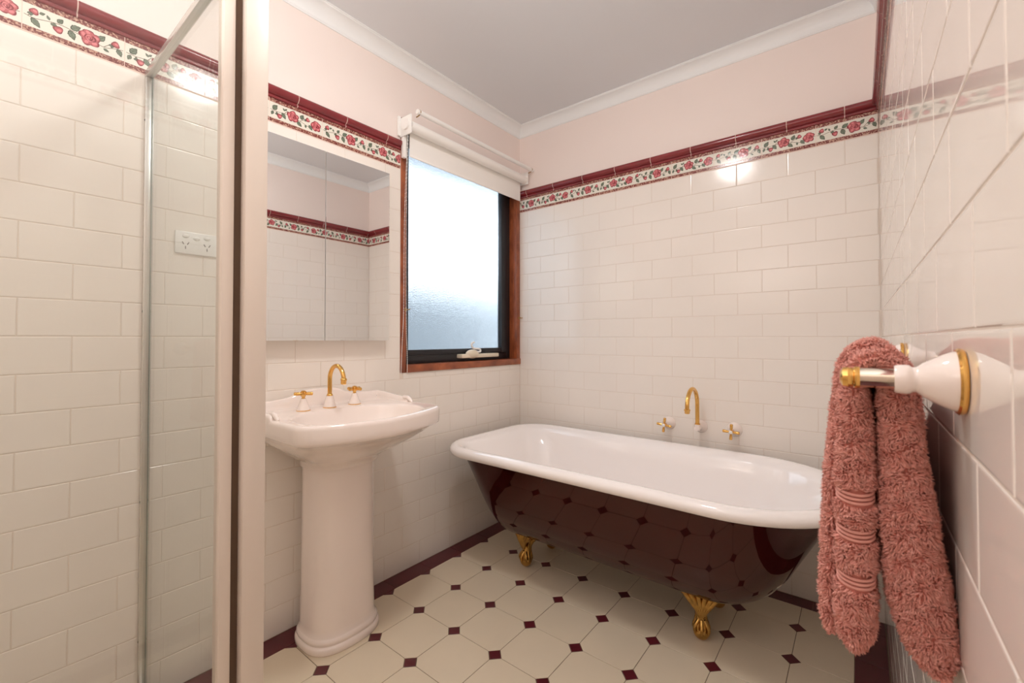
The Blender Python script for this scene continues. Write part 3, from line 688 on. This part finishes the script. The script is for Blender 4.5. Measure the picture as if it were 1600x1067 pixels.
# ------------------------------------------------------------------ bath taps on the back wall
def bath_tap(x, z, rot, label):
    t = tag(empty('bath_tap', (x, 0, z)), label, 'tap', 'cross handled bath taps')
    T = Matrix.Rotation(PI/2, 4, 'X')          # lathe axis -> -Y
    mb = MB(); mb.lathe([(0, .0003), (.0325, .0003), (.033, .003), (.031, .006), (.026, .012), (.020, .020), (.0165, .030), (.0135, .042), (.0125, .052), (.011, .058), (0, .058)], 32, T=T); mb.build('bell_base', M['porc'], t, smooth=50)
    mb = MB(); mb.lathe([(0, .057), (.0075, .057), (.0065, .064), (.009, .068), (.009, .082), (.0085, .084), (0, .084)], 20, T=T)
    for a in range(4):
        A = Matrix.Translation((0, -.0765, 0)) @ Matrix.Rotation(rot+a*PI/2, 4, 'Y')
        mb.lathe([(0, .005), (.0048, .005), (.0046, .012), (.0062, .018), (.0068, .032), (.0055, .0355), (0, .036)], 14, T=A)
    mb.build('cross_handle', M['gold'], t, smooth=45)
    mb = MB(); mb.lathe([(0, .083), (.0078, .083), (.0078, .086), (.006, .088), (0, .0885)], 20, T=T); mb.build('handle_button', M['plastic'], t, smooth=45)
bath_tap(.963, .685, .12, 'gold cross handled bath tap on white rose, left of the bath spout')
bath_tap(1.268, .690, .05, 'gold cross handled bath tap on white rose, right of the bath spout')
bs = tag(empty('bath_spout', (1.118, 0, .687)), 'gold gooseneck bath spout with white base on the tiled back wall', 'spout')
mb = MB(); mb.lathe([(0, .0003), (.031, .0003), (.0315, .003), (.029, .007), (.022, .016), (.0165, .028), (.0145, .040), (.0145, .066), (.012, .074), (0, .077)], 32, T=Matrix.Rotation(PI/2, 4, 'X'))
mb.lathe([(0, -.01), (.0125, -.01), (.0125, .016), (.0115, .018), (0, .018)], 24, T=Matrix.Translation((0, -.063, 0))); mb.build('spout_base', M['porc'], bs, smooth=50)
pts = [(0, -.063, .016), (0, -.063, .06), (0, -.063, .115)]; r = .079
for i in range(1, 21):
    a = PI*i/20*.99; pts.append((0, -.063-r+r*math.cos(a), .115+r*math.sin(a)))
y_, z_ = pts[-1][1:]; pts.append((0, y_, z_-.012))
mb = MB(); mb.tube(pts, .0095, 16); mb.lathe([(0, 0), (.0125, 0), (.0125, .004), (.010, .006), (0, .006)], 24, T=Matrix.Translation((0, -.063, .0175)))
mb.lathe([(0, 0), (.0098, 0), (.0135, .003), (.0135, .008), (.0112, .011), (.0112, .020), (.0095, .022), (0, .022)], 20, T=Matrix.Translation((0, y_, z_-.006)) @ Matrix.Rotation(PI, 4, 'X')); mb.build('spout_pipe', M['gold'], bs, smooth=50)

# ------------------------------------------------------------------ shower screen
sh = tag(empty('shower_screen', (.4, -1.9, 0)), 'framed clear glass shower screen with almond metal corner post', 'shower screen')
def sbox(name, a, c, m='frame', bev=.0015):
    mb = MB(); mb.box(a, c, 0, bev); o = mb.build(name, M[m], sh, smooth=40); return o
ZT = 1.945
PYg = -1.904
sbox('wall_channel', (.001, PYg-.012, .001), (.016, PYg+.010, ZT-.02), 'silver')
for z in (1.79, 1.2, .62, .2):
    mb = MB(); mb.sphere((.012, PYg-.0125, z), (.003, .0016, .003), n=8); mb.build('screw', M['slot'], sh)
sbox('side_glass', (.016, PYg-.003, .02), (.72, PYg+.003, ZT-.018), 'glass', 0)
sbox('glass_edge_seal', (.0165, PYg+.0032, .02), (.0200, PYg+.0060, ZT-.018), 'glassedge', 0)
sbox('top_rail', (.001, PYg-.012, ZT-.02), (.72, PYg+.008, ZT), 'silver')
sbox('bottom_rail', (.001, PYg-.012, .001), (.72, PYg+.010, .022), 'silver')
sbox('corner_post', (.722, -1.907, .001), (.761, -1.865, ZT+.01))
sbox('post_seal', (.724, -1.921, .02), (.738, -1.907, ZT-.02), 'framedark', 0)
sbox('door_stile', (.715, -1.943, .025), (.746, -1.922, ZT-.03))
sbox('door_stile', (.715, -2.66, .025), (.746, -2.639, ZT-.03))
sbox('door_rail', (.718, -2.639, .025), (.743, -1.943, .05)); sbox('door_rail', (.718, -2.639, ZT-.055), (.743, -1.943, ZT-.03))
sbox('door_glass', (.728, -2.639, .05), (.733, -1.943, ZT-.055), 'glass', 0)
sbox('hinge_post', (.712, -2.70, .001), (.752, -2.662, ZT+.01)); sbox('front_rail', (.715, -2.662, ZT-.025), (.752, -1.907, ZT+.01)); sbox('shower_sill', (.712, -2.662, .001), (.752, -1.922, .022))
reloc(sh)
# ------------------------------------------------------------------ towel rail
RY0, RY1, RZ, RXB = -1.73, -1.09, 1.079, 1.7400
rail = tag(empty('towel_rail', (W, -1.41, RZ)), 'gold towel rail with cream bell shaped end posts on the right wall', 'towel rail')
mb = MB(); mb.tube([(RXB, RY0+.006, RZ), (RXB, RY1, RZ)], .0078, 20); mb.build('bar', M['chrome'], rail, smooth=50)
def post(y):
    p_ = empty('rail_post'); p_.parent = rail
    T = Matrix.Translation((W, y, RZ)) @ Matrix.Rotation(-PI/2, 4, 'Y')        # lathe axis -> -X
    mb = MB(); mb.lathe([(0, .0005), (.0275, .0005), (.0285, .002), (.0285, .004), (.0270, .0055), (0, .0055)], 40, T=T); mb.build('gold_ring', M['gold'], p_, smooth=40)
    mb = MB(); mb.lathe([(0, .0053), (.0258, .0053), (.0252, .008), (.0222, .014), (.0180, .021), (.0150, .026), (.0125, .0285), (.0112, .0305), (.0112, .033), (.0128, .0345), (.0132, .038), (.0128, .0435), (.0118, .0452), (0, .0452)], 40, T=T); mb.build('bell', M['porc'], p_, smooth=50)
    mb = MB(); mb.lathe([(0, .045), (.0092, .045), (.0092, .0705), (0, .0705)], 32, T=T); mb.build('sleeve', M['chrome'], p_, smooth=40)
    mb = MB(); mb.lathe([(0, .0695), (.0098, .0695), (.0104, .0705), (.0104, .0735), (.0092, .0745), (.0092, .0775), (.0098, .0785), (.0090, .0825), (.006, .0845), (0, .085)], 32, T=T); mb.build('end_cap', M['gold'], p_, smooth=40)
    for c in p_.children: pass
post(RY0); post(RY1)
for ch in rail.children:
    if ch.type == 'MESH': ch.matrix_basis = Matrix.Translation(-rail.location)
    else: ch.location = -rail.location

# ------------------------------------------------------------------ towel
tw = tag(empty('towel', (1.74, -1.5, 1.09)), 'fluffy dusty pink bath towel folded over the gold rail', 'towel')
def sheet(keys, Y0, Y1, seedv, bands=()):
    """keys: (x, z, half thickness) along the drape from left hem, over the bar, to right hem"""
    K = catmull(keys, 8); mbv = []; ny = 26; loops = []
    ys = [0, .003, .007, .012, .02]+list(np.linspace(.03, Y1-Y0, ny-5))
    ht0 = max(k[2] for k in keys)
    m = len(K)
    for yi in ys:
        s = min(1, yi/.014); ths = math.sqrt(max(1-(1-s)**2, .0)) if s < 1 else 1
        ths = max(ths, .18)
        e = min(1, (Y1-Y0-yi)/.012); ths *= max(math.sqrt(max(1-(1-e)**2, 0)), .18)
        ring = []; front = []; back = []
        for i, p in enumerate(K):
            a, c = K[max(i-1, 0)], K[min(i+1, m-1)]; t = Vector((c.x-a.x, c.y-a.y)).normalized(); nn = Vector((-t.y, t.x))
            wob = .0018*mnoise.noise(Vector((i*.22, yi*14, seedv)))
            h = (p.z+wob)*ths
            for zb_ in bands:
                if i < m*.42: h *= 1-.20*math.exp(-((p.y-zb_)/.0045)**2)
            en = min(1, min(i, m-1-i)/4); h *= max(math.sqrt(max(1-(1-en)**2, 0)), .25)
            dx = .0025*mnoise.noise(Vector((p.y*9, yi*7, seedv+3)))*min(1, yi/.05)
            zz = p.y+(yi*.35*(max(0, (1.03-p.y))/.23) if i > m*.58 else yi*.05*max(0, (1.03-p.y))/.23)
            front.append((p.x+nn.x*h+dx, Y0+yi, zz+nn.y*h)); back.append((p.x-nn.x*h+dx, Y0+yi, zz-nn.y*h))
        loops.append(front+back[::-1])
    mb = MB(); mb.loft(loops); 
    return mb
S1 = [(1.7215, .800, .013), (1.7225, .835, .0145), (1.7235, .89, .0145), (1.7235, .95, .0145), (1.7235, 1.02, .0125), (1.7225, 1.055, .0095), (1.7235, 1.082, .0070), (1.7400, 1.0970, .0065), (1.7565, 1.083, .0070), (1.7555, 1.055, .0105), (1.7585, 1.02, .0130), (1.7620, .97, .0160), (1.7650, .92, .0190), (1.7700, .87, .0200), (1.7770, .83, .0180), (1.7850, .800, .0125)]
S2 = [(1.7005, .797, .006), (1.7000, .85, .0065), (1.7030, .92, .006), (1.7075, 1.0, .0050), (1.7130, 1.06, .0042), (1.7175, 1.092, .004), (1.7395, 1.1085, .004), (1.7590, 1.0915, .004), (1.7660, 1.072, .004), (1.7700, 1.045, .004), (1.7720, 1.00, .004)]
BANDS = (.957, .9195, .872)
mbs = [sheet(S1, -1.695, -1.30, 1.0, BANDS), sheet(S2, -1.672, -1.28, 5.0)]
mb = MB()
for q in mbs: mb.add(q.v, q.f, 0)
tm = mb.build('towel_cloth', M['towelbase'], tw, smooth=70)
# woven bands on the near roll: thin ridges round the left fall
for zb_ in BANDS:
    for dz in (-.0042, 0, .0042):
        P = []; mb = MB()
        for i in range(19):
            a = PI*i/18; P.append((1.7232-.0150*math.cos(a), -1.6815-.0152*math.sin(a)**.8, zb_+dz-.004*math.sin(a)))
        mb.tube(P, .0014, 6); mb.build('woven_band', M['towelband'], tw, smooth=60)
# terry pile: short bent loops over the cloth (uncountable)
def pile(me, count):
    v = np.array([x.co[:] for x in me.vertices]); tris = []; me.calc_loop_triangles()
    T = np.array([t.vertices[:] for t in me.loop_triangles]); a, b_, c = v[T[:, 0]], v[T[:, 1]], v[T[:, 2]]
    N = np.cross(b_-a, c-a); A = np.linalg.norm(N, axis=1)/2; N /= (2*A[:, None]+1e-12); cy = (a+b_+c)[:, 1]/3
    wgt = A*np.where(cy < -1.66, 1.0, np.where(cy < -1.6, .45, .2)); idx = rng.choice(len(T), count, p=wgt/wgt.sum())
    r1 = np.sqrt(rng.random(count)); r2_ = rng.random(count); P = (1-r1)[:, None]*a[idx]+(r1*(1-r2_))[:, None]*b_[idx]+(r1*r2_)[:, None]*c[idx]; n = N[idx]
    keep = np.ones(count, bool)
    for zb_ in BANDS:
        on = (P[:, 0] > 1.707) & (P[:, 0] < 1.741); zz = P[:, 2]+.004*np.sqrt(np.clip(1-((P[:, 0]-1.7232)/.0148)**2, 0, 1)); keep &= ~(on & (np.abs(zz-zb_) < .0085) & (P[:, 1] < -1.66))
    P, n = P[keep], n[keep]; k = len(P)
    fl_ = np.stack([np.sin(P@np.array(w)*q+f) for w, q, f in (((1, .7, .9), 210, 0), ((.6, 1, -.8), 180, 1), ((-.7, .5, 1), 230, 2))], 1)   # combed in swirls
    fl_ = fl_-n*(fl_*n).sum(1)[:, None]
    d = n+rng.normal(0, .16, (k, 3))+fl_*.45+np.array([0, 0, -.22]); d /= np.linalg.norm(d, axis=1)[:, None]
    e = n*.35+rng.normal(0, .35, (k, 3))+fl_*.6+np.array([0, 0, -.35]); e /= np.linalg.norm(e, axis=1)[:, None]
    ln = rng.uniform(.0038, .0070, k)[:, None]; s = np.cross(d, rng.normal(0, 1, (k, 3))); s /= np.linalg.norm(s, axis=1)[:, None]; q = np.cross(d, s)
    V = []
    for cen, w in ((P-d*.0008, .0006), (P+d*ln*.6, .00072)):
        for j in range(3):
            an = 2*PI*j/3; V.append(cen+(s*math.cos(an)+q*math.sin(an))*w)
    V.append(P+d*ln*.6+e*ln*.55)
    V = np.stack(V, 1).reshape(-1, 3); base = (np.arange(k)*7)[:, None]
    F = np.concatenate([base+np.array(f) for f in ((0, 1, 4), (0, 4, 3), (1, 2, 5), (1, 5, 4), (2, 0, 3), (2, 3, 5), (3, 4, 6), (4, 5, 6), (5, 3, 6))], 1).reshape(-1, 3)
    m2 = bpy.data.meshes.new('terry_pile'); m2.vertices.add(len(V)); m2.vertices.foreach_set('co', V.ravel()); m2.loops.add(F.size); m2.loops.foreach_set('vertex_index', F.ravel().astype(np.int32))
    m2.polygons.add(len(F)); m2.polygons.foreach_set('loop_start', np.arange(len(F), dtype=np.int32)*3); m2.update(); m2.validate(); m2.polygons.foreach_set('use_smooth', [True]*len(m2.polygons)); m2.materials.append(M['towel']); return m2
po = link('terry_pile', pile(tm.data, 150000), tw); po['kind'] = 'stuff'
reloc(tw)

# ------------------------------------------------------------------ ceiling light (out of the frame, reflected in the tiles)
cl = tag(empty('ceiling_light', (.98, -1.50, CEIL)), 'round white ceiling light in the middle of the ceiling', 'ceiling light')
mb = MB(); mb.lathe([(0, 0), (.12, 0), (.12, -.02), (.105, -.028), (.10, -.028)], 40, cap=False); mb.build('rim', M['cornice'], cl, smooth=40)
mb = MB(); mb.lathe([(.102, -.022), (.100, -.04), (.08, -.06), (.045, -.072), (.001, -.076)], 40, cap=False); mb.build('lamp_glass', M['lamp'], cl, smooth=60)
